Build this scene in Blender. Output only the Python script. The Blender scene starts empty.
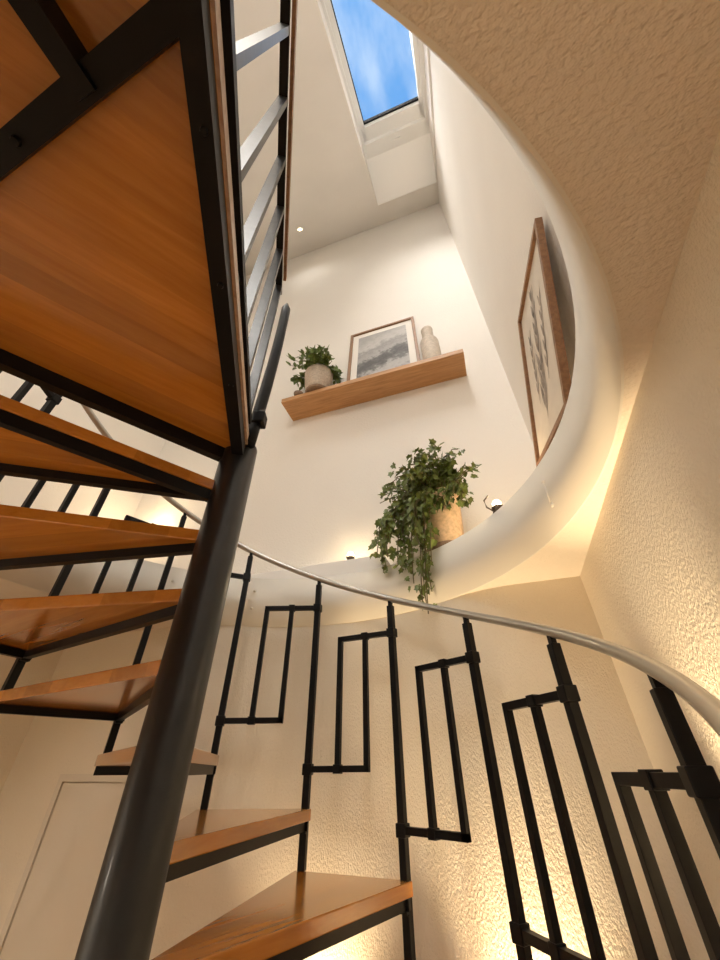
import bpy, bmesh, math, random
from mathutils import Vector, Matrix, noise as mnoise
PI = math.pi
SC = bpy.context.scene
COL = SC.collection

# ------------------------------------------------------------------ helpers
def mesh_obj(name, bm, mat=None, parent=None, smooth=False, mw=None):
    me = bpy.data.meshes.new(name)
    bmesh.ops.recalc_face_normals(bm, faces=bm.faces[:])
    bm.to_mesh(me); bm.free()
    if smooth:
        for p in me.polygons: p.use_smooth = True
    o = bpy.data.objects.new(name, me); COL.objects.link(o)
    if mat is not None: me.materials.append(mat)
    if parent is not None: o.parent = parent
    if mw is not None: o.matrix_local = mw
    return o

def raw_obj(name, bm, mat=None, parent=None, smooth=False):
    """like mesh_obj but keeps the normals as built (leaves)"""
    me = bpy.data.meshes.new(name); bm.to_mesh(me); bm.free()
    if smooth:
        for p in me.polygons: p.use_smooth = True
    o = bpy.data.objects.new(name, me); COL.objects.link(o)
    if mat is not None: me.materials.append(mat)
    if parent is not None: o.parent = parent
    return o

def thing(name, label, cat, loc=(0, 0, 0), rotz=0, group=None):
    o = bpy.data.objects.new(name, None); COL.objects.link(o)
    o.empty_display_size = .1
    o.location = loc; o.rotation_euler = (0, 0, rotz)
    tag(o, label, cat, group)
    return o

def tag(o, label=None, cat=None, group=None, kind=None):
    if label: o['label'] = label
    if cat: o['category'] = cat
    if group: o['group'] = group
    if kind: o['kind'] = kind
    return o

def struct(o, label=None):
    o['kind'] = 'structure'
    if label: o['label'] = label
    return o

def add_box(bm, c, s, M=None, bev=0):
    r = bmesh.ops.create_cube(bm, size=1)
    T = Matrix.Translation(Vector(c)) @ Matrix.Diagonal((s[0], s[1], s[2], 1))
    if M is not None: T = M @ T
    bmesh.ops.transform(bm, matrix=T, verts=r['verts'])
    if bev:
        es = set()
        for v in r['verts']:
            for e in v.link_edges: es.add(e)
        bmesh.ops.bevel(bm, geom=list(es), offset=bev, segments=2, profile=.5, affect='EDGES')

def add_bar(bm, p, q, w, h, up=(0, 0, 1), bev=0):
    """square bar from p to q: w across, h along 'up'"""
    p = Vector(p); q = Vector(q); d = q - p; L = d.length; d.normalize()
    u = Vector(up); s = d.cross(u)
    if s.length < 1e-6: s = d.cross(Vector((1, 0, 0)))
    s.normalize(); u = s.cross(d)
    M = Matrix((( d.x, s.x, u.x, (p.x+q.x)/2), (d.y, s.y, u.y, (p.y+q.y)/2), (d.z, s.z, u.z, (p.z+q.z)/2), (0, 0, 0, 1)))
    add_box(bm, (0, 0, 0), (L, w, h), M, bev)

def add_prism(bm, pts, z0, z1):
    lo = [bm.verts.new((x, y, z0)) for x, y in pts]
    hi = [bm.verts.new((x, y, z1)) for x, y in pts]
    n = len(pts)
    bm.faces.new(lo[::-1]); bm.faces.new(hi)
    for i in range(n):
        bm.faces.new((lo[i], lo[(i+1) % n], hi[(i+1) % n], hi[i]))

def add_lathe(bm, prof, seg=32, c=(0, 0, 0)):
    rings = []
    for r, z in prof:
        if r < 1e-5: rings.append([bm.verts.new((c[0], c[1], c[2]+z))])
        else: rings.append([bm.verts.new((c[0]+r*math.cos(2*PI*k/seg), c[1]+r*math.sin(2*PI*k/seg), c[2]+z)) for k in range(seg)])
    for a, b in zip(rings, rings[1:]):
        for k in range(seg):
            k2 = (k+1) % seg
            if len(a) == 1 and len(b) == 1: continue
            if len(a) == 1: bm.faces.new((a[0], b[k], b[k2]))
            elif len(b) == 1: bm.faces.new((a[k], a[k2], b[0]))
            else: bm.faces.new((a[k], a[k2], b[k2], b[k]))

def add_tube(bm, pts, rad, seg=12, cap=True):
    pts = [Vector(p) for p in pts]; rings = []
    rf = rad if callable(rad) else (lambda t: rad)
    ref = Vector((0, 0, 1)); n = len(pts)
    for i, p in enumerate(pts):
        d = (pts[min(i+1, n-1)] - pts[max(i-1, 0)]).normalized()
        s = d.cross(ref)
        if s.length < 1e-4: s = d.cross(Vector((1, 0, 0)))
        s.normalize(); u = s.cross(d); r = rf(i/(n-1))
        rings.append([bm.verts.new(p + s*r*math.cos(2*PI*k/seg) + u*r*math.sin(2*PI*k/seg)) for k in range(seg)])
    for a, b in zip(rings, rings[1:]):
        for k in range(seg): bm.faces.new((a[k], a[(k+1) % seg], b[(k+1) % seg], b[k]))
    if cap: bm.faces.new(rings[0][::-1]); bm.faces.new(rings[-1])

def B(): return bmesh.new()

def box_obj(name, lo, hi, mat, parent=None, bev=0):
    bm = B()
    add_box(bm, [(a+b)/2 for a, b in zip(lo, hi)], [b-a for a, b in zip(lo, hi)], None, bev)
    return mesh_obj(name, bm, mat, parent)

# ------------------------------------------------------------------ materials
def new_mat(name):
    m = bpy.data.materials.new(name); m.use_nodes = True
    nt = m.node_tree; b = nt.nodes['Principled BSDF']
    return m, nt, b

def N(nt, t, **kw):
    n = nt.nodes.new(t)
    for k, v in kw.items():
        if k in n.inputs.keys(): n.inputs[k].default_value = v
        else: setattr(n, k, v)
    return n

def plaster(name, col, scale, strength, dist=.01, rough=.85, stretch=(1, 1, 1), detail=3, var=.06):
    m, nt, b = new_mat(name)
    tc = N(nt, 'ShaderNodeTexCoord'); mp = N(nt, 'ShaderNodeMapping'); mp.inputs['Scale'].default_value = stretch
    nt.links.new(tc.outputs['Object'], mp.inputs['Vector'])
    ns = N(nt, 'ShaderNodeTexNoise', Scale=scale, Detail=detail, Roughness=.55)
    nt.links.new(mp.outputs[0], ns.inputs['Vector'])
    bp = N(nt, 'ShaderNodeBump', Strength=strength, Distance=dist)
    nt.links.new(ns.outputs['Fac'], bp.inputs['Height']); nt.links.new(bp.outputs[0], b.inputs['Normal'])
    n2 = N(nt, 'ShaderNodeTexNoise', Scale=1.7, Detail=4)
    nt.links.new(tc.outputs['Object'], n2.inputs['Vector'])
    cr = N(nt, 'ShaderNodeValToRGB')
    cr.color_ramp.elements[0].position = .3; cr.color_ramp.elements[1].position = .7
    cr.color_ramp.elements[0].color = (*[c*(1-var) for c in col], 1); cr.color_ramp.elements[1].color = (*col, 1)
    nt.links.new(n2.outputs['Fac'], cr.inputs[0]); nt.links.new(cr.outputs[0], b.inputs['Base Color'])
    b.inputs['Roughness'].default_value = rough
    return m

def plain(name, col, rough=.5, metal=0, coat=0, bump=0, bscale=80, var=0, trans=0):
    m, nt, b = new_mat(name)
    b.inputs['Base Color'].default_value = (*col, 1); b.inputs['Roughness'].default_value = rough
    b.inputs['Metallic'].default_value = metal; b.inputs['Coat Weight'].default_value = coat
    tc = N(nt, 'ShaderNodeTexCoord'); ns = N(nt, 'ShaderNodeTexNoise', Scale=bscale, Detail=3)
    nt.links.new(tc.outputs['Object'], ns.inputs['Vector'])
    if bump:
        bp = N(nt, 'ShaderNodeBump', Strength=bump, Distance=.004)
        nt.links.new(ns.outputs['Fac'], bp.inputs['Height']); nt.links.new(bp.outputs[0], b.inputs['Normal'])
    if var:
        cr = N(nt, 'ShaderNodeValToRGB')
        cr.color_ramp.elements[0].position = .3; cr.color_ramp.elements[1].position = .7
        cr.color_ramp.elements[0].color = (*[c*(1-var) for c in col], 1); cr.color_ramp.elements[1].color = (*[min(1, c*(1+var)) for c in col], 1)
        nt.links.new(ns.outputs['Fac'], cr.inputs[0]); nt.links.new(cr.outputs[0], b.inputs['Base Color'])
    return m

def wood(name, c0, c1, rough=.25, coat=.3, stretch=(1.2, 14, 14), scale=3.0, staves=0.0):
    m, nt, b = new_mat(name)
    tc = N(nt, 'ShaderNodeTexCoord'); mp = N(nt, 'ShaderNodeMapping'); mp.inputs['Scale'].default_value = stretch
    nt.links.new(tc.outputs['Object'], mp.inputs['Vector'])
    ns = N(nt, 'ShaderNodeTexNoise', Scale=scale, Detail=6, Roughness=.6, Distortion=.4)
    nt.links.new(mp.outputs[0], ns.inputs['Vector'])
    cr = N(nt, 'ShaderNodeValToRGB')
    cr.color_ramp.elements[0].position = .3; cr.color_ramp.elements[1].position = .72
    cr.color_ramp.elements[0].color = (*c0, 1); cr.color_ramp.elements[1].color = (*c1, 1)
    nt.links.new(ns.outputs['Fac'], cr.inputs[0])
    out = cr.outputs[0]
    if staves:
        # glued staves: each strip of the board has its own tone
        sx = N(nt, 'ShaderNodeSeparateXYZ'); nt.links.new(tc.outputs['Object'], sx.inputs[0])
        mu = N(nt, 'ShaderNodeMath', operation='MULTIPLY'); mu.inputs[1].default_value = staves
        nt.links.new(sx.outputs['Y'], mu.inputs[0])
        fl = N(nt, 'ShaderNodeMath', operation='FLOOR'); nt.links.new(mu.outputs[0], fl.inputs[0])
        wn = N(nt, 'ShaderNodeTexWhiteNoise', noise_dimensions='1D'); nt.links.new(fl.outputs[0], wn.inputs['W'])
        mr = N(nt, 'ShaderNodeMapRange'); mr.inputs['To Min'].default_value = .78; mr.inputs['To Max'].default_value = 1.08
        nt.links.new(wn.outputs['Value'], mr.inputs['Value'])
        mx = N(nt, 'ShaderNodeVectorMath', operation='SCALE')
        nt.links.new(out, mx.inputs[0]); nt.links.new(mr.outputs[0], mx.inputs['Scale'])
        out = mx.outputs[0]
    nt.links.new(out, b.inputs['Base Color'])
    bp = N(nt, 'ShaderNodeBump', Strength=.015, Distance=.001)
    nt.links.new(ns.outputs['Fac'], bp.inputs['Height']); nt.links.new(bp.outputs[0], b.inputs['Normal'])
    b.inputs['Roughness'].default_value = rough; b.inputs['Coat Weight'].default_value = coat
    b.inputs['Coat Roughness'].default_value = .15
    return m

def emit(name, col, s):
    m, nt, b = new_mat(name)
    b.inputs['Base Color'].default_value = (*col, 1)
    b.inputs['Emission Color'].default_value = (*col, 1); b.inputs['Emission Strength'].default_value = s
    return m

M_CEIL = plaster('textured_ceiling_plaster', (.79, .72, .635), 105, .8, .008, .9, (.7, 1, 1), 2, .05)
M_WALL = plaster('rough_wall_plaster', (.82, .75, .635), 160, .7, .006, .9, (1, 1, .6), 3, .04)
M_UPPER = plaster('smooth_white_plaster', (.85, .82, .77), 70, .6, .006, .9, (1, 1, 1), 3, .03)
M_ROOF = plaster('roof_board_paint', (.83, .80, .76), 30, .05, .004, .9)
M_FASCIA = plain('satin_cream_lining', (.76, .73, .67), .5, 0, .05, .02, 9)
M_WHITE = plain('white_satin_paint', (.90, .90, .89), .4, 0, .1)
M_REVEAL = plain('bright_white_reveal_paint', (.91, .91, .90), .5)
M_DOOR = plain('cream_door_paint', (.72, .66, .57), .5, 0, .05)
M_BEECH = wood('lacquered_beech', (.45, .165, .021), (.59, .245, .038), .2, .5, (1.5, 16, 16), 2.4, 14)
M_OAK = wood('oiled_oak', (.36, .175, .065), (.58, .32, .135), .5, 0, (1.2, 16, 16), 3)
M_PALEWOOD = wood('pale_edge_strip', (.42, .30, .22), (.60, .46, .36), .35, .2, (1, 16, 16), 3)
M_WALNUT = wood('walnut_frame', (.19, .09, .038), (.33, .17, .075), .5, 0, (1, 18, 18), 3)
M_WALNUT_V = wood('walnut_frame_upright', (.19, .09, .038), (.33, .17, .075), .5, 0, (18, 18, 1), 3)
M_STEEL = plain('black_painted_steel', (.007, .007, .008), .42, 0, 0, .05, 60)
M_STEEL.node_tree.nodes['Principled BSDF'].inputs['Specular IOR Level'].default_value = .18
M_COLUMN = plain('dark_steel_tube', (.010, .0108, .012), .4, .0, .06, .03, 25, .3)
M_GREYSTEEL = plain('worn_grey_steel', (.03, .03, .032), .30, .3, 0, .05, 30, .25)
M_RAIL = plain('brushed_steel_handrail', (.50, .485, .46), .3, .85)
M_FLOOR = wood('oak_floor', (.34, .20, .10), (.50, .32, .17), .45, .1, (1, 9, 9), 3, 7)
M_LEAF = plain('leaf_green', (.12, .165, .032), .45, 0, .1, 0, 18, .5)
M_LEAF2 = plain('bright_leaf_green', (.12, .18, .035), .45, 0, .1, 0, 18, .5)
M_STEM = plain('vine_stem_brown', (.12, .10, .04), .7)
M_POT = plain('beige_stoneware', (.50, .42, .34), .75, 0, 0, .3, 55, .18)
M_POT2 = plain('pale_terracotta', (.60, .45, .30), .75, 0, 0, .3, 45, .22)
M_DISH = plain('brown_clay_saucer', (.22, .14, .085), .7, 0, 0, .2, 40, .2)
M_SOIL = plain('dark_soil', (.03, .02, .012), .95, 0, 0, .8, 90, .4)
M_PAPER = plain('ivory_paper', (.68, .62, .54), .8, 0, 0, .05, 20, .03)
M_MAT = plain('white_passepartout', (.80, .77, .72), .8)
M_INK = plain('grey_brown_ink', (.33, .285, .245), .85, 0, 0, 0, 25, .45)
M_VASE = plain('chalky_stoneware', (.56, .49, .41), .7, 0, 0, .3, 40, .15)
M_LAMPGLOW = emit('warm_lamp_glow', (1, .78, .46), 14)
M_BRASS = plain('dark_bronze', (.10, .07, .045), .5, .5)

# grey landscape print
def landscape():
    m, nt, b = new_mat('landscape_print_ink')
    tc = N(nt, 'ShaderNodeTexCoord'); sx = N(nt, 'ShaderNodeSeparateXYZ'); nt.links.new(tc.outputs['Generated'], sx.inputs[0])
    n1 = N(nt, 'ShaderNodeTexNoise', Scale=7, Detail=9, Roughness=.7)
    mp = N(nt, 'ShaderNodeMapping'); mp.inputs['Scale'].default_value = (1, 1, 1.7)
    nt.links.new(tc.outputs['Generated'], mp.inputs['Vector']); nt.links.new(mp.outputs[0], n1.inputs['Vector'])
    a = N(nt, 'ShaderNodeMath', operation='MULTIPLY_ADD'); a.inputs[1].default_value = .55
    nt.links.new(n1.outputs['Fac'], a.inputs[0]); nt.links.new(sx.outputs['Z'], a.inputs[2])
    # slope of the hills towards one side
    s = N(nt, 'ShaderNodeMath', operation='MULTIPLY_ADD'); s.inputs[1].default_value = .22
    nt.links.new(sx.outputs['X'], s.inputs[0]); nt.links.new(a.outputs[0], s.inputs[2])
    dv = N(nt, 'ShaderNodeMath', operation='DIVIDE'); dv.inputs[1].default_value = 1.4; nt.links.new(s.outputs[0], dv.inputs[0]); s = dv
    cr = N(nt, 'ShaderNodeValToRGB'); e = cr.color_ramp.elements
    e[0].position = .0; e[0].color = (.14, .135, .13, 1)
    e[1].position = 1.0; e[1].color = (.33, .32, .31, 1)
    for p, v in ((.24, .22), (.33, .42), (.40, .36), (.45, .13), (.53, .06), (.60, .12), (.655, .36), (.74, .26), (.82, .48)):
        q = e.new(p); q.color = (v, v*.97, v*.94, 1)
    nt.links.new(s.outputs[0], cr.inputs[0]); nt.links.new(cr.outputs[0], b.inputs['Base Color'])
    b.inputs['Roughness'].default_value = .6
    return m
M_LAND = landscape()

def glass():
    m, nt, b = new_mat('window_glass')
    b.inputs['Base Color'].default_value = (1, 1, 1, 1); b.inputs['Roughness'].default_value = 0
    g = N(nt, 'ShaderNodeBsdfTransparent'); gl = N(nt, 'ShaderNodeBsdfGlossy', Roughness=.02)
    fr = N(nt, 'ShaderNodeFresnel', IOR=1.2); mx = N(nt, 'ShaderNodeMixShader')
    nt.links.new(fr.outputs[0], mx.inputs[0]); nt.links.new(g.outputs[0], mx.inputs[1]); nt.links.new(gl.outputs[0], mx.inputs[2])
    nt.links.new(mx.outputs[0], nt.nodes['Material Output'].inputs['Surface'])
    return m
M_GLASS = glass()

# ------------------------------------------------------------------ measured layout (metres)
EYE = 1.84
CAMX, CAMY = .4328, 1.8464
AX, AY = 1.2330, .9427                 # axis of the spiral stair
PHI = math.radians(-161.7901)          # rotation of the stair frame into the room
TH0, DTH = -.2861, .4108               # angle of the first post, angle of a tread
RISE, Z0 = .19, -.8874 + EYE           # top of tread 0
RP, RC = 1.0813, 1.0916                # post radius, tread corner radius
TH, FRH = .040, .030
HR = 1.0184
ZC = 2.53                              # lower ceiling
ZF = 2.820                             # upper floor
RW, RL = 1.212, 1.207                  # stair well: wall / lining radius
UPX, UPY = -.14, -.50                  # upper walls
KS = 1.0167
def S(x, y, z): return (CAMX+(x-CAMX)*KS, CAMY+(y-CAMY)*KS, EYE+(z-EYE)*KS)
ZT = EYE + 6.94*KS                     # roof underside at the back wall
SL = math.radians(38)
XL, YF = 3.045, 3.9                    # lower left wall, front wall

# ------------------------------------------------------------------ room shell
# half-width of the stair well chord on the back wall line
hx = math.sqrt(RW**2 - AY**2)
arc = []
a0 = math.atan2(-AY, -hx); a1 = math.atan2(-AY, hx)
for k in range(41):
    a = a0 + (a1-a0)*k/40
    arc.append((AX+RW*math.cos(a), AY+RW*math.sin(a)))
def fillet(p0, c, p1, n=10):
    return [tuple((1-t)**2*p + 2*t*(1-t)*q + t*t*r for p, q, r in zip(p0, c, p1)) for t in [k/n for k in range(n+1)]]
NF = 7
inner = [(0, 0)] + fillet((AX-hx-.22 if arc[0][0] < AX else 0, 0), arc[0], arc[NF]) + arc[NF+1:-NF-1] + fillet(arc[-NF-1], arc[-1], (AX+hx+.22, 0)) + [(XL, 0)]
struct(box_obj('floor', (-.3, -.6, -.1), (XL+.3, YF+.2, 0), M_FLOOR))
bm = B()
add_prism(bm, inner + [(XL, -.62), (0, -.62)], 0, ZC+.02)
struct(mesh_obj('wall_back', bm, M_WALL), 'rough cream plaster wall bulging into a round niche behind the stair')
struct(box_obj('wall_right', (-.3, -.62, 0), (0, YF+.2, ZC+.02), M_WALL), 'rough cream plaster wall at the right of the stair')
struct(box_obj('wall_left', (XL, -.62, 0), (XL+.3, YF+.2, ZC+.02), M_WALL))
struct(box_obj('wall_front', (0, YF, 0), (XL, YF+.2, ZC+.02), M_WALL))

def holed_slab(name, lo, hi, z0, z1, r, mat):
    bm = B(); n = 96
    def outer(a):
        c, s = math.cos(a), math.sin(a); t = 1e9
        if c > 1e-9: t = min(t, (hi[0]-AX)/c)
        if c < -1e-9: t = min(t, (lo[0]-AX)/c)
        if s > 1e-9: t = min(t, (hi[1]-AY)/s)
        if s < -1e-9: t = min(t, (lo[1]-AY)/s)
        return AX+t*c, AY+t*s
    angs = sorted([2*PI*k/n - PI for k in range(n)] + [math.atan2(y-AY, x-AX) for x in (lo[0], hi[0]) for y in (lo[1], hi[1])])
    V = []
    for a in angs:
        i = (AX+r*math.cos(a), AY+r*math.sin(a)); o = outer(a)
        V.append([bm.verts.new((*i, z0)), bm.verts.new((*o, z0)), bm.verts.new((*o, z1)), bm.verts.new((*i, z1))])
    m = len(V)
    for k in range(m):
        p, q = V[k], V[(k+1) % m]
        for j in range(4):
            bm.faces.new((p[j], p[(j+1) % 4], q[(j+1) % 4], q[j]))
    return mesh_obj(name, bm, mat)
struct(holed_slab('ceiling', (-.3, -.6), (XL+.3, YF+.2), ZC, ZF-.06, RW, M_CEIL), 'textured beige plaster ceiling with a round stair opening')
struct(holed_slab('floor_upper', (-.3, -.62), (XL+.7, YF+.2), ZF-.06, ZF, RW, M_FLOOR))

# smooth lining ring of the round opening
bm = B(); n = 128; V = []
prof = [(RW+.001, ZC-.004), (RL, ZC-.004), (RL, ZF+.004), (RW+.010, ZF+.004), (RW+.010, ZF), (RW+.001, ZF)]
for k in range(n):
    a = 2*PI*k/n
    V.append([bm.verts.new((AX+r*math.cos(a), AY+r*math.sin(a), z)) for r, z in prof])
for k in range(n):
    p, q = V[k], V[(k+1) % n]
    for j in range(len(prof)):
        j2 = (j+1) % len(prof)
        f = bm.faces.new((p[j], p[j2], q[j2], q[j]))
ring = mesh_obj('trim_1', bm, M_FASCIA)
struct(ring, 'smooth cream lining around the round stair opening')
for p in ring.data.polygons:
    p.use_smooth = abs(p.normal.z) < .3
# pairs of screw caps on the lining
def screw_cap(deg, z):
    a = math.radians(deg)
    bm = B(); bmesh.ops.create_uvsphere(bm, u_segments=12, v_segments=8, radius=.009)
    o = mesh_obj('screw_cap', bm, M_FASCIA, ring, True)
    o.location = (AX+RL*math.cos(a), AY+RL*math.sin(a), z)
PHID = math.degrees(PHI)
for deg in (4, 47, 99, 122):
    for z in (ZC+.10, ZC+.21):
        screw_cap(deg+PHID, z)
# slim clip rod between the pair nearest the right wall
bm = B(); a = math.radians(4+PHID)
add_tube(bm, [(AX+(RL-.004)*math.cos(a), AY+(RL-.004)*math.sin(a), ZC+.10), (AX+(RL-.004)*math.cos(a), AY+(RL-.004)*math.sin(a), ZC+.21)], .004, 8)
mesh_obj('clip_rod', bm, M_FASCIA, ring, True)

# upper storey walls
UL, UH = 3.6, ZT+.9
struct(box_obj('wall_upper_back', (UPX-.3, UPY-.2, ZF), (UL+.2, UPY, UH), M_UPPER), 'tall white wall behind the oak shelf')
struct(box_obj('wall_upper_right', (UPX-.3, UPY, ZF), (UPX, YF+.2, UH), M_UPPER), 'tall white wall carrying the botanical picture')
struct(box_obj('wall_upper_left', (UL, UPY, ZF), (UL+.2, YF+.2, UH), M_UPPER))
struct(box_obj('wall_upper_front', (UPX, YF, ZF), (UL, YF+.2, UH), M_UPPER))
# low white sill along the foot of the upper back wall
struct(box_obj('trim_2', (.98, UPY, ZF), (2.5, -.290, ZF+.118), M_WHITE, None, .004), 'white boxed sill at the foot of the upper wall')

# sloped roof with the skylight: coordinates (x, s, d): s along the slope from the back wall, d outwards
ey = Vector((0, -math.cos(SL), math.sin(SL))); en = Vector((0, math.sin(SL), math.cos(SL)))
def RF(x, s, d): return Vector((0, UPY, ZT)) + Vector((x, 0, 0)) + ey*s + en*d
XA, XB, SA, SB = UPX+.02, .765, -.46, -3.3      # opening in the ceiling plane
def roof_prism(bm, x0, x1, s0, s1, d0, d1):
    M = Matrix(((1, 0, 0, 0), (0, ey.y, en.y, UPY), (0, ey.z, en.z, ZT), (0, 0, 0, 1)))
    add_box(bm, ((x0+x1)/2, (s0+s1)/2, (d0+d1)/2), (abs(x1-x0), abs(s1-s0), abs(d1-d0)), M)
bm = B()
SE = -5.8
roof_prism(bm, XB, UL+.2, .2, SE, 0, .32)
roof_prism(bm, UPX-.3, XB, SB, SE, 0, .32)
roof_prism(bm, UPX-.3, XA, .2, SB, 0, .32)
roof_prism(bm, XA, XB, .2, SA+.02, 0, .32)
struct(mesh_obj('ceiling_upper', bm, M_ROOF), 'sloping cream ceiling around the roof window')
# lower block with a splayed white reveal
bm = B()
pts = [(SA+.02, .004), (SA, .0), (-.93, .32), (SA+.02, .32)]
lo = [bm.verts.new(RF(XA, s, d)) for s, d in pts]; hi = [bm.verts.new(RF(XB, s, d)) for s, d in pts]
bm.faces.new(lo); bm.faces.new(hi[::-1])
for k in range(4): bm.faces.new((lo[k], hi[k], hi[(k+1) % 4], lo[(k+1) % 4]))
struct(mesh_obj('trim_3', bm, M_REVEAL), 'white splayed reveal below the roof window')
# roof window
wf = bpy.data.objects.new('window_1', None); COL.objects.link(wf); struct(wf, 'white framed roof window showing blue sky'); wf.location = RF(.3, -2.2, .33)
inv = Matrix.Translation(-wf.location)
def wchild(name, bm, mat, parent=None):
    bmesh.ops.transform(bm, matrix=inv, verts=bm.verts)
    return mesh_obj(name, bm, mat, parent or wf)
bm = B()
roof_prism(bm, XA, XB+.02, -.90, -1.16, .32, .42)
roof_prism(bm, XA, XB+.02, SB+.12, SB-.05, .32, .42)
roof_prism(bm, XB-.03, XB+.03, -.90, SB, .32, .42)
roof_prism(bm, UPX-.02, -.075, -.90, SB, .32, .42)
wfr = wchild('window_frame', bm, M_WHITE)
bm = B()
roof_prism(bm, -.075, XB-.03, -1.16, -1.36, .36, .44)
roof_prism(bm, -.075, XB-.03, SB+.25, SB+.12, .36, .44)
roof_prism(bm, XB-.085, XB-.03, -1.16, SB+.12, .36, .44)
roof_prism(bm, -.075, -.025, -1.16, SB+.12, .36, .44)
wchild('window_sash', bm, M_WHITE)
bm = B()
roof_prism(bm, -.025, XB-.085, -1.36, -1.385, .395, .425)
roof_prism(bm, XB-.095, XB-.085, -1.36, SB+.25, .395, .425)
wchild('glazing_gasket', bm, M_STEEL)
bm = B()
roof_prism(bm, -.03, XB-.08, -1.35, SB+.24, .40, .406)
wchild('window_pane', bm, M_GLASS)
bm = B(); roof_prism(bm, .26, .36, -1.05, -1.075, .305, .32)
wchild('window_handle', bm, M_WHITE)

# narrow cupboard door in the lower back wall
dr = bpy.data.objects.new('door_1', None); COL.objects.link(dr); struct(dr, 'narrow cream flush door low in the back wall'); dr.location = (2.42, 0, 0)
def dbox(name, lo, hi, mat, bev=.002):
    bm = B(); add_box(bm, [(p+q)/2 for p, q in zip(lo, hi)], [q-p for p, q in zip(lo, hi)], None, bev)
    return mesh_obj(name, bm, mat, dr)
DT = 1.838
bm = B()
pts = [(-.235, 0), (-.235, DT), (.235, DT), (.235, 0), (.205, 0), (.205, DT-.03), (-.205, DT-.03), (-.205, 0)]
lo = [bm.verts.new((x, .0005, z)) for x, z in pts]; hi = [bm.verts.new((x, .016, z)) for x, z in pts]
bm.faces.new(lo); bm.faces.new(hi[::-1])
for k in range(8): bm.faces.new((lo[k], lo[(k+1) % 8], hi[(k+1) % 8], hi[k]))
mesh_obj('door_frame', bm, M_DOOR, dr)
dbox('door_leaf', (-.20, .001, .01), (.20, .010, DT-.035), M_DOOR)

# ------------------------------------------------------------------ spiral staircase
stair = thing('spiral_staircase', 'spiral staircase with beech treads on a black steel column and black geometric railing', 'staircase', (AX, AY, 0), PHI)
FIRST, LAST = 0, 9
def pol(r, a, z): return (r*math.cos(a), r*math.sin(a), z)
# column
bm = B(); add_lathe(bm, [(0, 0), (.15, 0), (.15, .012), (.0645, .012), (.0645, 2.852), (.0615, 2.860), (0, 2.860)], 48, (.006, 0, 0))
col = mesh_obj('central_column', bm, M_COLUMN, stair)
for p in col.data.polygons: p.use_smooth = abs(p.normal.z) < .5
# treads: built once in their own frame (front edge along +X), then copied
def tread_poly(inset=0.0):
    a, b = -.022, DTH+.03
    def off(p, d, s): return (p[0]+s*-d[1], p[1]+s*d[0])
    f0 = (.050*math.cos(a), .050*math.sin(a)-.012); f1 = (RC*math.cos(a), RC*math.sin(a))
    b1 = (RC*math.cos(b), RC*math.sin(b)); b0 = (.05*math.cos(b)-.012*math.sin(b), .05*math.sin(b)+.012*math.cos(b))
    return [f0, f1, b1, b0]
def make_tread():
    bm = B(); add_prism(bm, tread_poly(), -TH, 0)
    bmesh.ops.bevel(bm, geom=bm.edges[:], offset=.0035, segments=2, profile=.5, affect='EDGES')
    t = mesh_obj('tread', bm, M_BEECH, stair)
    f0, f1, b1, b0 = [Vector((x, y, 0)) for x, y in tread_poly()]
    z = Vector((0, 0, -TH-FRH/2))
    bm = B()
    n = Vector((-(f1-f0).y, (f1-f0).x, 0)).normalized()
    d = (f1-f0).normalized()
    add_bar(bm, f0+d*.0+n*.022+z, f1-d*.012+n*.022+z, .024, FRH)
    e = (b1-f1).normalized(); m = Vector((-e.y, e.x, 0))
    add_bar(bm, f1+e*.008+m*.024+z, b1-e*.012+m*.024+z, .024, FRH)
    # flat lug under the front corner
    add_box(bm, f1-d*.03+n*.02+Vector((0, 0, -TH-FRH-.004)), (.03, .03, .008))
    fr = mesh_obj('tread_frame', bm, M_STEEL, t)
    return t, fr
t0, f0_ = make_tread()
treads = []
for i in range(FIRST, LAST+1):
    if i == FIRST: t, f = t0, f0_
    else:
        t = t0.copy(); COL.objects.link(t); t.parent = stair
        f = f0_.copy(); COL.objects.link(f); f.parent = t
    t.location = (0, 0, Z0+i*RISE); t.rotation_euler = (0, 0, TH0+i*DTH)
    treads.append(t)
# extra carrier bar along the back edge of the top tread
bm = B(); pl = [Vector((x, y, 0)) for x, y in tread_poly()]
d = (pl[2]-pl[3]).normalized(); nn = Vector((d.y, -d.x, 0))
add_bar(bm, pl[3]+nn*.018+Vector((0, 0, -TH-.02)), pl[2]-d*.02+nn*.018+Vector((0, 0, -TH-.02)), .022, .04)
mesh_obj('carrier_bar', bm, M_STEEL, treads[-1])

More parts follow.
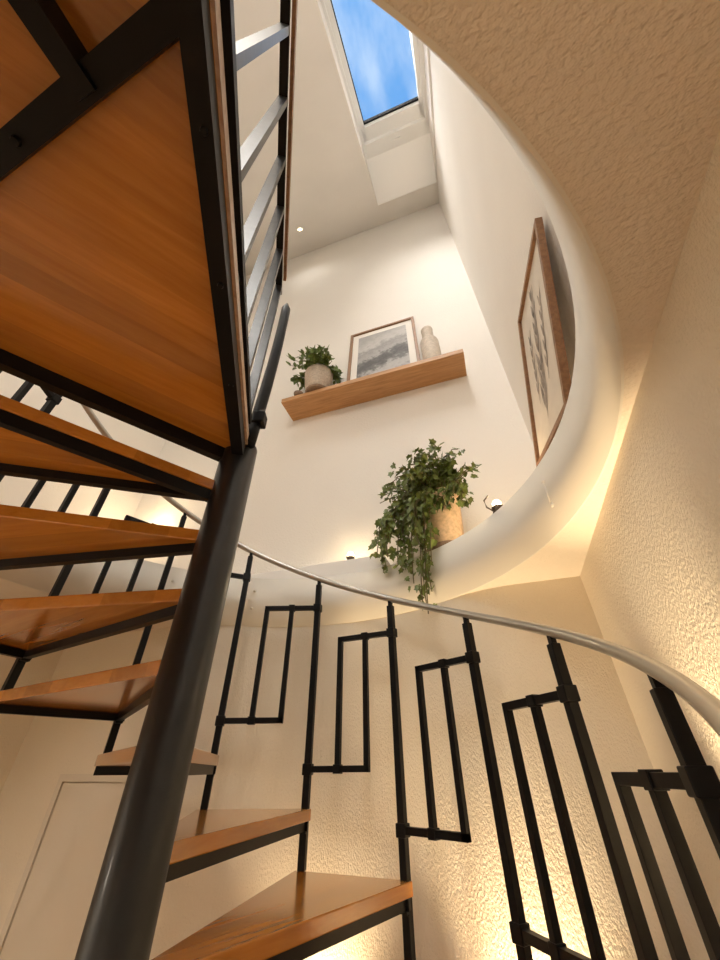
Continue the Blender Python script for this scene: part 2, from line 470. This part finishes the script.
# posts (with clamps) and Z-shaped infill panels
PW = .030
def post_xy(i): a = TH0+i*DTH; return Vector((RP*math.cos(a), RP*math.sin(a), 0))
ZB, ZTP = .325, .870       # lower and upper bar above tread i
def make_post():
    """frame: post axis at the origin, +X radial; z=0 at its own tread top"""
    bm = B(); add_box(bm, (0, 0, (HR-.012-RISE)/2), (PW, PW, HR-.012+RISE), None, .002)
    add_box(bm, (0, 0, HR+.002), (.018, .018, .04))
    o = mesh_obj('baluster_post', bm, M_STEEL, stair)
    cl = []
    for z in (ZTP, ZB-RISE):
        bm = B(); add_box(bm, (0, 0, 0), (PW+.012, PW+.012, .042), None, .003)
        c = mesh_obj('clamp', bm, M_STEEL, o); c.location = (0, 0, z); cl.append(c)
    return o, cl
p0, pc0 = make_post()
for i in range(FIRST, LAST+2):
    if i == FIRST: o, cl = p0, pc0
    else:
        o = p0.copy(); COL.objects.link(o); o.parent = stair
        for c in pc0:
            d = c.copy(); COL.objects.link(d); d.parent = o
    v = post_xy(i); o.location = (v.x, v.y, Z0+i*RISE); o.rotation_euler = (0, 0, TH0+i*DTH)
# panel frame: origin at post i, +X towards post i+1
L = (post_xy(1)-post_xy(0)).length
BW = .024
def make_panel():
    root = None
    bm = B(); add_box(bm, (L*.655/2+BW/4, 0, ZTP), (L*.655+BW/2, BW, BW), None, .0015)
    root = mesh_obj('railing_panel', bm, M_STEEL, stair)       # upper crossbar carries the rest
    kids = []
    bm = B(); add_box(bm, (L*(.335+1)/2-BW/4, 0, ZB), (L*.665+BW/2, BW, BW), None, .0015)
    kids.append(mesh_obj('lower_crossbar', bm, M_STEEL, root))
    for fx in (.335, .655):
        bm = B(); add_box(bm, (L*fx, 0, (ZB+ZTP)/2), (BW, BW, ZTP-ZB+BW), None, .0015)
        kids.append(mesh_obj('spindle', bm, M_STEEL, root))
    for fx, z in ((.335, ZTP), (.655, ZB)):
        bm = B(); add_box(bm, (L*fx, 0, z), (.034, BW+.009, BW+.009), None, .002)
        kids.append(mesh_obj('clamp', bm, M_STEEL, root))
    return root, kids
q0, qk0 = make_panel()
for i in range(FIRST, LAST+1):
    if i == FIRST: o = q0
    else:
        o = q0.copy(); COL.objects.link(o); o.parent = stair
        for c in qk0:
            d = c.copy(); COL.objects.link(d); d.parent = o
    v, w = post_xy(i), post_xy(i+1); e = w-v
    o.location = (v.x, v.y, Z0+i*RISE); o.rotation_euler = (0, 0, math.atan2(e.y, e.x))
# handrail
bm = B(); pts = []
for k in range(0, 121):
    t = -1.1 + 11.35*k/120
    pts.append(pol(RP, TH0+t*DTH, Z0+t*RISE+HR+.026))
add_tube(bm, pts, .0165, 14)
mesh_obj('handrail', bm, M_RAIL, stair, True)

# ------------------------------------------------------------------ landing
LT = Z0 + 10*RISE

aF = math.radians(-141.3); aR0, aR1 = math.radians(-79), math.radians(-77.6)
RO = RL - .001
fd = Vector((math.cos(aF), math.sin(aF), 0)); fn = Vector((-fd.y, fd.x, 0))
c0 = Vector((.048, -.066, 0)); r1 = Vector((RO*math.cos(aR1), RO*math.sin(aR1), 0))
f0v = fd*.05 - fn*.015
poly = [(f0v.x, f0v.y), (c0.x*.6, .0), (c0.x, c0.y), (r1.x, r1.y)]
for k in range(1, 21):
    a = aR1 + (aF-.004-aR1)*k/20
    poly.append((RO*math.cos(a), RO*math.sin(a)))
bm = B(); add_prism(bm, poly[:2]+poly[2:], -.04, 0)
# grain runs along the front edge
lb = mesh_obj('landing_board', bm, None, stair)
lb.data.transform(Matrix.Rotation(-aF, 4, 'Z')); lb.rotation_euler = (0, 0, aF); lb.location = (0, 0, LT); lb.data.materials.append(M_BEECH)
LI = Matrix.Rotation(-aF, 4, 'Z')
def onland(name, bm, mat):
    bmesh.ops.transform(bm, matrix=LI, verts=bm.verts)
    return mesh_obj(name, bm, mat, lb)
FB = .05
z = Vector((0, 0, -.04-FB/2))
rd = (r1-c0).normalized(); rn = Vector((rd.y, -rd.x, 0))      # towards the board
def lbar(name, p, q, w, h=FB, dz=0):
    bm = B(); add_bar(bm, p+z+Vector((0, 0, dz)), q+z+Vector((0, 0, dz)), w, h)
    return onland(name, bm, M_STEEL)
lbar('frame_bar', c0+rn*.020, r1+rn*.020, .040)                       # along the open side
lbar('frame_bar', f0v+fn*.02, fd*RO+fn*.02, .030)        # along the front edge
A1 = Vector((.218, -1.098, 0)); A2 = fd*1.05
chord = (A2-A1).normalized()
lbar('frame_bar', A1, A2, .045, FB-.003, .0015)
p2 = Vector((.016, -1.000, 0)); p3 = Vector((-.058, -1.20, 0))
lbar('frame_bar', p2, p3, .040, FB+.008, -.004)
# joint plates and bolts
for s in (.32, .62, .9):
    p = c0 + rd*s + rn*.016
    bm = B(); add_lathe(bm, [(0, -.006), (.006, -.006), (.008, 0), (0, 0)], 10, (p.x, p.y, -.04-FB))
    onland('bolt', bm, M_STEEL)
pb = A1+chord*.40
bm = B(); add_lathe(bm, [(0, -.006), (.007, -.006), (.009, 0), (0, 0)], 10, (pb.x, pb.y, -.04-FB))
onland('bolt', bm, M_STEEL)
# pale edge strip along the open side
bm = B(); add_bar(bm, c0-rn*.004+Vector((0, 0, -.018)), r1-rn*.004+Vector((0, 0, -.018)), .008, .036)
onland('edge_strip', bm, M_PALEWOOD)

# guard railing along the open side of the landing
guard = bpy.data.objects.new('guard_railing', None); COL.objects.link(guard); guard.parent = stair; guard.location = (0, 0, LT)
g0 = Vector((.050, -.115, 0)); g1 = Vector((.264, -1.19, 0)); gd = (g1-g0).normalized(); gl = (g1-g0).length; gn = Vector((-gd.y, gd.x, 0))
ZG0, ZG1 = .040, 1.02
bm = B(); add_bar(bm, g0+Vector((0, 0, ZG0)), g1+Vector((0, 0, ZG0)), .036, .030)
mesh_obj('bottom_rail', bm, M_STEEL, guard)
bm = B(); add_bar(bm, g0+Vector((0, 0, ZG1)), g1+Vector((0, 0, ZG1)), .032, .022)
mesh_obj('top_rail', bm, M_STEEL, guard)
bm = B(); add_bar(bm, g0+gn*.026+gd*.06+Vector((0, 0, ZG1+.05)), g1+gn*.026+Vector((0, 0, ZG1+.05)), .014, .05)
mesh_obj('handrail', bm, M_WALNUT, guard)
for k in range(6):
    p = g0 + gd*(.040+.178*k)
    bm = B(); add_bar(bm, p+Vector((0, 0, ZG0+.012)), p+Vector((0, 0, ZG1-.01)), .022, .034, gn)
    mesh_obj('baluster', bm, M_GREYSTEEL, guard)
# foot brackets down to the landing board
for s in (.05, .55, 1.02):
    p = g0 + gd*s
    bm = B(); add_box(bm, p - gn*.012 + Vector((0, 0, .012)), (.035, .035, .03))
    mesh_obj('foot_bracket', bm, M_STEEL, guard)
# newel tube at the head of the column
bm = B()
q0v = Vector((.058, -.060, -.03)); pts = []
for k in range(17):
    t = k/16
    pts.append(q0v + Vector((.016*t, .035*t, 1.12*t)) + Vector((.02, 0, 0))*math.sin(PI*t)*.5)
def nr(t): return .024 if t < .93 else .024*math.sqrt(max(.02, 1-((t-.93)/.07)**2*.97))
add_tube(bm, pts, nr, 16)
mesh_obj('newel_post', bm, M_STEEL, guard, True)
bm = B(); add_box(bm, (.078, -.062, .10), (.05, .05, .06), None, .006)
mesh_obj('newel_bracket', bm, M_STEEL, guard)

# ------------------------------------------------------------------ leaves
def leaf(bm, p, d, n, size, lobes=True):
    """a folded ivy leaf: base at p, growing along d, facing n"""
    d = d.normalized(); s = d.cross(n)
    if s.length < 1e-4: s = d.orthogonal()
    s.normalize(); n = s.cross(d)
    if lobes: out = [(0, 0), (.10, -.16), (.42, -.06), (.36, .30), (.46, .52), (.20, .62), (0, 1.05)]
    else: out = [(0, 0), (.22, .10), (.36, .36), (.30, .66), (.12, .92), (0, 1.08)]
    mid = [bm.verts.new(p + d*size*y + n*size*(-.05)) for y in (0, .5, 1.05)]
    for sg in (1, -1):
        vs = [mid[0]]
        for x, y in out[1:-1]:
            vs.append(bm.verts.new(p + s*size*x*sg + d*size*y + n*size*(.22*abs(x)-.10*y*y)))
        vs += [mid[2], mid[1]]
        if sg < 0: vs = vs[::-1]
        bm.faces.new(vs)

rnd = random.Random(7)
def rv(): return Vector((rnd.uniform(-1, 1), rnd.uniform(-1, 1), rnd.uniform(-1, 1)))

# ------------------------------------------------------------------ oak shelf and what stands on it
sx0, sy1, szb = S(.178, -.205, 4.632); sx1 = S(1.895, 0, 0)[0]
szt = szb + .052
shelf = box_obj('wall_shelf', (sx0-.0, UPY+.001, szb), (sx1, sy1, szt), M_OAK, None, .003)
shelf.data.transform(Matrix.Translation((-(sx0+sx1)/2, -UPY, -szb))); shelf.location = ((sx0+sx1)/2, UPY, szb)
tag(shelf, 'long floating oak shelf on the tall white upper wall', 'shelf')

# framed landscape leaning against the wall
px = S(.915, 0, 0)[0]
FW, FHH = .745, 1.16
fp = thing('picture_frame', 'framed grey landscape print leaning on the oak shelf', 'picture', (px, UPY+.135, szt+.001))
lean = Matrix.Rotation(math.radians(6.2), 4, 'X')
fm = .032
def fparts(root, W, H, mat, matv, mwid, depth, lean, art_margin):
    bm = B()
    add_box(bm, (0, 0, mwid/2), (W-2*mwid, depth, mwid), lean)
    o1 = mesh_obj('frame_rail', bm, mat, root)
    bm = B(); add_box(bm, (0, 0, H-mwid/2), (W-2*mwid, depth, mwid), lean); mesh_obj('frame_rail', bm, mat, root)
    for sg in (-1, 1):
        bm = B(); add_box(bm, (sg*(W-mwid)/2, 0, H/2), (mwid, depth, H), lean, .002)
        o2 = mesh_obj('frame_stile', bm, matv, root)
    bm = B(); add_box(bm, (0, -depth*.2, H/2), (W-mwid*1.6, depth*.3, H-mwid*1.6), lean)
    o3 = mesh_obj('passepartout', bm, M_MAT, root)
    return o1, o2, o3
fparts(fp, FW, FHH, M_WALNUT, M_WALNUT_V, fm, .03, lean, .09)
bm = B(); add_box(bm, (0, .0, FHH/2), (FW-.20, .004, FHH-.24), lean)
mesh_obj('landscape_print', bm, M_LAND, fp)

# bottle vase
vx, vy, _ = S(.440, -.30, 0)
bm = B()
add_lathe(bm, [(0, 0), (.080, 0), (.086, .012), (.088, .10), (.088, .37), (.084, .395), (.066, .412), (.056, .425), (.054, .45), (.055, .60), (.058, .62), (.049, .62), (.046, .50), (0, .48)], 36)
vase = mesh_obj('bottle_vase', bm, M_VASE, None, True); vase.location = (vx, vy, szt); vase.scale = (1, 1, .92)
tag(vase, 'pale stoneware bottle vase at the right end of the oak shelf', 'vase')

# potted plant on the shelf
ppx, ppy, _ = S(1.555, -.275, 0)
pp = thing('potted_plant', 'small bushy green plant in beige pot on left end of oak shelf', 'plant', (ppx, ppy, szt))
bm = B(); add_lathe(bm, [(0, .012), (.10, .012), (.110, .02), (.132, .15), (.142, .295), (.144, .31), (.134, .31), (.130, .27), (0, .27)], 40)
mesh_obj('pot', bm, M_POT, pp, True)
bm = B(); add_lathe(bm, [(0, .266), (.129, .274), (.129, .282), (.06, .290), (0, .293)], 24)
mesh_obj('soil', bm, M_SOIL, pp, True)
bm = B(); add_lathe(bm, [(0, 0), (.108, 0), (.122, .03), (.116, .03), (.106, .011), (0, .011)], 32)
mesh_obj('saucer', bm, M_DISH, pp, True)
bl, bs = B(), B()
for k in range(95):
    a = rnd.uniform(0, 2*PI); tilt = rnd.uniform(.05, 1.25)
    ln = rnd.uniform(.16, .31)
    base = Vector((.05*math.cos(a), .05*math.sin(a), .28)); pts = []
    for t in (0, .33, .66, 1):
        th = tilt*(.5+.7*t)
        q = base + Vector((math.cos(a)*math.sin(th), math.sin(a)*math.sin(th)*(1 if math.sin(a) > 0 else .55), math.cos(th)))*ln*t
        q.y = max(q.y, UPY+.05-ppy); q.x = max(q.x, -.175)
        pts.append(q)
    add_tube(bs, pts, .0025, 5)
    for j in range(8):
        t = rnd.uniform(.35, 1); p = pts[1].lerp(pts[3], (t-.33)/.67)
        dv = (pts[-1]-pts[0]).normalized()*.5 + rv()*.8 + Vector((0, 0, .0))
        sz = rnd.uniform(.045, .07)
        if ppy+p.y+dv.normalized().y*sz < UPY+.01: dv.y = abs(dv.y)
        leaf(bl, p, dv, rv()+Vector((0, .8, .8)), sz, False)
raw_obj('foliage', bl, M_LEAF2, pp)
mesh_obj('stem', bs, M_STEM, pp)
# small dish beside the pot
bm = B(); add_lathe(bm, [(0, 0), (.035, 0), (.048, .05), (.043, .05), (.032, .008), (0, .008)], 28)
dish = mesh_obj('dish', bm, M_DISH, None, True); dx, dy, _ = S(1.735, -.235, 0); dish.location = (dx, dy, szt)
tag(dish, 'small brown dish at the far left of the oak shelf', 'dish')


# framed botanical print leaning on the right wall of the upper storey
cs = [Vector(c) for c in ((-.0175, 1.1615, 1.5861), (.0045, .65, 1.7452), (.1101, .4252, 1.0078), (.0881, .9367, .8487))]
cen = sum(cs, Vector())/4; KP = 1.178
cen = Vector((CAMX+(cen.x-CAMX)*KP, CAMY+(cen.y-CAMY)*KP, EYE+cen.z*KP))
vx_ = (cs[0]-cs[1]).normalized(); vz_ = (cs[1]-cs[2]).normalized(); vn_ = vx_.cross(vz_).normalized(); vz_ = vn_.cross(vx_)
if vn_.x < 0: vn_ = -vn_
PWD, PHT = .5361*KP, .7782*KP
bp = thing('picture_frame', 'tall walnut framed botanical print leaning on the white wall above the round ledge', 'picture')
bp.matrix_world = Matrix(((vx_.x, vz_.x, vn_.x, cen.x), (vx_.y, vz_.y, vn_.y, cen.y), (vx_.z, vz_.z, vn_.z, cen.z), (0, 0, 0, 1)))
DP, MW = .030, .026                      # frame: front face at z = 0, depth behind it
for sg in (-1, 1):
    bm = B(); add_box(bm, (sg*(PWD-MW)/2, 0, -DP/2), (MW, PHT, DP), None, .002); mesh_obj('frame_stile', bm, M_WALNUT, bp)
    bm = B(); add_box(bm, (0, sg*(PHT-MW)/2, -DP/2), (PWD-2*MW, MW, DP)); mesh_obj('frame_rail', bm, M_WALNUT_V, bp)
bm = B(); add_box(bm, (0, 0, -DP+.008), (PWD-2*MW, PHT-2*MW, .012)); paper = mesh_obj('paper', bm, M_PAPER, bp)
# the printed branch: leaf silhouettes lying on the sheet
bm = B(); rp = random.Random(3); zz = -DP+.0155
def flat_leaf(x, y, ang, ln, wd):
    d = Vector((math.sin(ang), math.cos(ang), 0)); n = Vector((d.y, -d.x, 0)); P0 = Vector((x, y, zz))
    up = [bm.verts.new(P0 + d*ln*t + n*wd*math.sin(PI*t**.8)) for t in (0, .15, .35, .55, .75, .9, 1)]
    dn = [bm.verts.new(P0 + d*ln*t - n*wd*math.sin(PI*t**.8)) for t in (.15, .35, .55, .75, .9)]
    bm.faces.new(up + dn[::-1])
def stem(x, y0, y1, lean_):
    st = [(x + lean_*t + .006*math.sin(5*t), y0 + (y1-y0)*t) for t in [k/10 for k in range(11)]]
    for (xa, ya), (xb, yb) in zip(st, st[1:]):
        f = [bm.verts.new(v) for v in ((xa-.0025, ya, zz), (xa+.0025, ya, zz), (xb+.0025, yb, zz), (xb-.0025, yb, zz))]; bm.faces.new(f)
    return st
st = stem(-.01, -PHT*.36, PHT*.33, .02)
for k in range(7):
    t = .04+.92*k/6; x = st[0][0]+.02*t; y = -PHT*.36+PHT*.69*t; ln = .19*(1-.5*t)
    flat_leaf(x, y, .34+rp.uniform(-.1, .1), ln, .021*(1-.3*t)); flat_leaf(x, y+.02, -.34+rp.uniform(-.1, .1), ln, .021*(1-.3*t))
flat_leaf(st[-1][0], st[-1][1], .05, .09, .012)
for x0, l_ in ((.10, .04), (-.11, -.03)):
    s2 = stem(x0, -PHT*.22, PHT*.16, l_)
    for k in range(5):
        t = .15+.85*k/4; x = x0+l_*t; y = -PHT*.22+PHT*.38*t
        flat_leaf(x, y, .3, .09, .011); flat_leaf(x, y, -.3, .09, .011)
raw_obj('botanical_print', bm, M_INK, paper)

# ------------------------------------------------------------------ trailing ivy on the ledge
ivx, ivy_ = .575, -.235
iv = thing('ivy_plant', 'large trailing ivy in pale clay pot hanging over the round ledge', 'plant', (ivx, ivy_, ZF+.001))
bm = B(); add_lathe(bm, [(0, .012), (.095, .012), (.100, .02), (.112, .20), (.122, .40), (.126, .42), (.114, .42), (.110, .37), (0, .37)], 40)
mesh_obj('pot', bm, M_POT2, iv, True)
bm = B(); add_lathe(bm, [(0, .365), (.109, .373), (.109, .382), (.05, .39), (0, .392)], 24)
mesh_obj('soil', bm, M_SOIL, iv, True)
bm = B(); add_lathe(bm, [(0, 0), (.115, 0), (.130, .045), (.122, .045), (.108, .011), (0, .011)], 36)
mesh_obj('saucer', bm, M_DISH, iv, True)
bl, bs = B(), B()
wall_y = UPY - ivy_ + .02            # wall in the plant's own frame
wc = Vector((AX-ivx, AY-ivy_, 0)); toward = wc.normalized()   # into the stair well
side = Vector((-toward.y, toward.x, 0))
def ok(p): return p.y > wall_y + .01 and p.x > UPX-ivx+.03
def strand(pts, n, s0, s1, spread=.03):
    if len(pts) < 2: return
    add_tube(bs, pts, .0030, 5)
    m = len(pts)-1
    for j in range(n):
        t = (j+rnd.random())/n*m; i = min(int(t), m-1); p = pts[i].lerp(pts[i+1], t-i)
        ax = (pts[i+1]-pts[i]).normalized()
        o = rv()*spread; q = p+o
        if not ok(q): continue
        dv = rv()*.8 + ax*.5 + Vector((0, 0, -.35)); nv = toward*.9 + Vector((0, 0, .35)) + rv()*.7
        sz = rnd.uniform(s0, s1)
        if not ok(q + dv.normalized()*sz*1.1): continue
        leaf(bl, q, dv, nv, sz)
# crown
for k in range(130):
    a = rnd.uniform(0, 2*PI); r = .08*math.sqrt(rnd.random())
    p = Vector((r*math.cos(a), r*math.sin(a), .385)); up = rnd.uniform(.06, .30); out = rnd.uniform(.04, .32)
    hd = Vector((math.cos(a), math.sin(a), 0))
    if hd.dot(toward) < -.3: out *= .5
    pts = []
    for t in (0, .25, .5, .75, 1):
        q = p + hd*out*t + Vector((.03*t, 0, up*math.sin(t*2.3)))
        q.y = max(q.y, wall_y+.06); q.x = max(q.x, UPX-ivx+.06); pts.append(q)
    strand(pts, 13, .032, .052, .035)
def fall(sd, outw, length, n, lift=.06, s0=.030, s1=.050):
    p = Vector((0, 0, .40)) + side*sd*.35; pts = [p]
    steps = 12; wob = rnd.uniform(-1, 1)
    for k in range(1, steps+1):
        t = k/steps
        ho = outw*min(1, t*2.2)**.7; so = sd*min(1, .35+t*1.5)
        zz = .40 + lift*math.sin(min(1, t*3)*PI) - length*max(0, t-.12)**1.15
        pts.append(Vector((0, 0, zz)) + toward*ho + side*(so + .018*math.sin(5*t+wob)))
    strand(pts, n, s0, s1, .028)
RIMD = wc.length - RL
for k in range(26):
    sd = -.34+.39*k/25
    fall(sd + rnd.uniform(-.02, .02), .18+rnd.uniform(0, .09), rnd.uniform(.18, .62), 26, rnd.uniform(.03, .12))
for sd in (.06, .10, .14, .18, .22):
    fall(sd, rnd.uniform(.08, .16), rnd.uniform(.08, .24), 16, .10)
for sd, ln in ((-.05, .80), (-.02, .88), (-.08, .68), (.01, .76), (-.11, .60), (-.03, .84), (.04, .58), (-.15, .56)):
    fall(sd, RIMD+.055+rnd.uniform(0, .03), ln, 26, .05, .028, .046)
raw_obj('foliage', bl, M_LEAF, iv)
mesh_obj('vine_stem', bs, M_STEM, iv)

# ------------------------------------------------------------------ little lamps on the ledge
def ledge_lamp(loc, label, twig=False):
    t = thing('ledge_lamp', label, 'lamp', loc, 0, 'small lamps on the ledge')
    bm = B(); add_lathe(bm, [(0, 0), (.026, 0), (.030, .006), (.024, .022), (.030, .038), (.026, .040), (.012, .030), (0, .030)], 20)
    mesh_obj('lamp_base', bm, M_BRASS, t, True)
    bm = B(); add_lathe(bm, [(0, .031), (.012, .033), (.021, .047), (.022, .060), (.014, .074), (0, .079)], 20)
    mesh_obj('bulb', bm, M_LAMPGLOW, t, True)
    return t
lp1 = (.278, .155, ZF+.005)
l1 = ledge_lamp(lp1, 'small glowing lamp on the round ledge right of the ivy')
# bent wire with a leaf-shaped shade beside the bulb
bm = B(); add_tube(bm, [(.022, 0, .02), (.05, .0, .05), (.055, .0, .09), (.03, .0, .115)], .004, 8)
mesh_obj('wire_arm', bm, M_BRASS, l1, True)
lp2 = (1.225, -.345, ZF+.119)
l2 = ledge_lamp(lp2, 'small glowing lamp on the white sill left of the ivy')
lp3 = (3.2, -.30, 3.55)

# recessed ceiling spot in the slope
def downlight(name, label, M):
    t = thing(name, label, 'ceiling light'); t.matrix_world = M
    bm = B(); add_lathe(bm, [(.034, 0), (.050, 0), (.050, -.008), (.034, -.012), (.030, -.004)], 28)
    mesh_obj('trim_ring', bm, M_WHITE, t, True)
    bm = B(); add_lathe(bm, [(0, -.016), (.020, -.012), (.032, -.004), (.032, .0), (0, .0)], 24)
    mesh_obj('lamp_lens', bm, M_LAMPGLOW, t, True)
    return t
RM = Matrix(((1, 0, 0, 0), (0, ey.y, en.y, 0), (0, ey.z, en.z, 0), (0, 0, 0, 1)))
RMr = Matrix(((-1, 0, 0, 0), (0, ey.y, en.y, 0), (0, ey.z, en.z, 0), (0, 0, 0, 1)))
sp = RF(2.0, -.60, 0)
downlight('recessed_spotlight', 'small glowing recessed spotlight in the sloping ceiling', Matrix.Translation(sp) @ RMr)

# ------------------------------------------------------------------ lights
def light(kind, name, loc, energy, col, **kw):
    l = bpy.data.lights.new(name, kind); l.energy = energy; l.color = col
    for k, v in kw.items():
        if k not in ('rot', 'dir'): setattr(l, k, v)
    o = bpy.data.objects.new(name, l); COL.objects.link(o); o.location = loc
    if 'rot' in kw: o.rotation_euler = kw['rot']
    if 'dir' in kw: o.rotation_euler = Vector(kw['dir']).to_track_quat('-Z', 'Y').to_euler()
    return o
WARM = (1, .74, .43); SOFT = (1, .90, .75); UPC = (1, .97, .91)
# ledge lamps
light('POINT', 'ledge_lamp_light', (lp1[0]-.05, lp1[1]-.06, lp1[2]+.12), 4.5, WARM, shadow_soft_size=.03)
light('POINT', 'ledge_lamp_light', (lp2[0], lp2[1]+.0, lp2[2]+.12), 1.0, WARM, shadow_soft_size=.02)
light('POINT', 'ledge_lamp_light', (lp3[0], lp3[1], lp3[2]+.12), 5, WARM, shadow_soft_size=.02)
# upper room: light of the recessed spot, then unseen spots added as fill
for x, s, en_ in ((2.0, -.60, 12), (2.0, -2.4, 48), (1.3, -4.2, 48), (2.9, -4.0, 48)):
    light('SPOT', 'spot_and_fill_light', RF(x, s, -.05), en_, UPC, spot_size=2.4, spot_blend=1, shadow_soft_size=.05, dir=(0, 0, -1))
light('POINT', 'upper_fill_light', (.55, 3.0, 5.6), 36, UPC, shadow_soft_size=.18)  # unseen point light added to brighten the upper walls and slope
# lower room: unseen fill spots added under the ceiling, then wall uplights
for x, y, en_ in ((1.1, 3.2, 84), (2.5, 3.1, 48), (2.75, 1.9, 36)):
    light('SPOT', 'spot_and_fill_light', (x, y, ZC-.03), en_, SOFT, spot_size=2.8, spot_blend=.8, shadow_soft_size=.06, dir=(0, 0, -1))
light('SPOT', 'wall_uplight', (.095, .78, 1.42), 84, WARM, spot_size=.95, spot_blend=1, shadow_soft_size=.05, dir=(-.24, -.05, 1))
light('SPOT', 'wall_uplight', (.50, .062, .95), 95, WARM, spot_size=1.35, spot_blend=1, shadow_soft_size=.06, dir=(.03, -.16, 1))
light('SPOT', 'wall_uplight', (1.30, -.14, 1.0), 26, WARM, spot_size=1.6, spot_blend=1, shadow_soft_size=.05, dir=(0, -.34, 1))
# daylight arriving through the roof window: portal for the sky
pt = light('AREA', 'sky_portal', RF(.32, -2.2, .45), 1, (1, 1, 1), shape='RECTANGLE', size=.75, size_y=2.0)
pt.rotation_euler = (Matrix(((1, 0, 0), (0, ey.y, en.y), (0, ey.z, en.z)))).to_euler()
pt.data.cycles.is_portal = True

# sky
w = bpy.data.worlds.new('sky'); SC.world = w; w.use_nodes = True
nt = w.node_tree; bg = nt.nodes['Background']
tc = N(nt, 'ShaderNodeTexCoord')
mp = N(nt, 'ShaderNodeMapping'); mp.inputs['Scale'].default_value = (2.4, 1.1, 1); nt.links.new(tc.outputs['Generated'], mp.inputs['Vector'])
ns = N(nt, 'ShaderNodeTexNoise', Scale=3.2, Detail=7, Roughness=.55); nt.links.new(mp.outputs[0], ns.inputs['Vector'])
cr = N(nt, 'ShaderNodeValToRGB'); e = cr.color_ramp.elements
e[0].position = .46; e[0].color = (.14, .38, .80, 1); e[1].position = .72; e[1].color = (.66, .80, .95, 1)
nt.links.new(ns.outputs['Fac'], cr.inputs[0])
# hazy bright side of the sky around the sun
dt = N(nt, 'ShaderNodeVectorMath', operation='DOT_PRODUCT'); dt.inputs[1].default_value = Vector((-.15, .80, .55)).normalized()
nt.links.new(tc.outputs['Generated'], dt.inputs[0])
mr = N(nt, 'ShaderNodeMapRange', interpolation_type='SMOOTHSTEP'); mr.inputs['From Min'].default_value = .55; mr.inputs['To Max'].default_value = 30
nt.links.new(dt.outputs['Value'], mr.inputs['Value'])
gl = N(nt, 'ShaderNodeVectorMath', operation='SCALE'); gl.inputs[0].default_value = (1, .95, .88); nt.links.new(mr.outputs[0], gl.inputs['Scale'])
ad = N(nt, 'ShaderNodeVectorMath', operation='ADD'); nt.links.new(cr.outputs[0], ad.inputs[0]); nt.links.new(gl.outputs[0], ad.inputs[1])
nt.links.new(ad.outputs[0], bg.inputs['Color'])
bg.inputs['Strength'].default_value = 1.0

# ------------------------------------------------------------------ camera
cam = bpy.data.cameras.new('camera'); co = bpy.data.objects.new('camera', cam); COL.objects.link(co); SC.camera = co
cam.sensor_fit = 'HORIZONTAL'; cam.sensor_width = 36; cam.lens = 377.878/720*36; cam.clip_start = .01
p, r = .6563, -.0083
F = Vector((0, math.cos(p), math.sin(p))); U0 = Vector((0, -math.sin(p), math.cos(p))); R0 = Vector((1, 0, 0))
R = math.cos(r)*R0 + math.sin(r)*U0; U = -math.sin(r)*R0 + math.cos(r)*U0
rot = Matrix.Rotation(PHI, 3, 'Z')
R, U, F = rot@R, rot@U, rot@F
co.matrix_world = Matrix(((R.x, U.x, -F.x, CAMX), (R.y, U.y, -F.y, CAMY), (R.z, U.z, -F.z, EYE), (0, 0, 0, 1)))

SC.view_settings.view_transform = 'Standard'; SC.view_settings.look = 'None'
SC.view_settings.exposure = .22; SC.view_settings.gamma = 1; SC.view_settings.use_curve_mapping = False
SC.cycles.use_denoising = True
SC.cycles.max_bounces = 10; SC.cycles.diffuse_bounces = 6
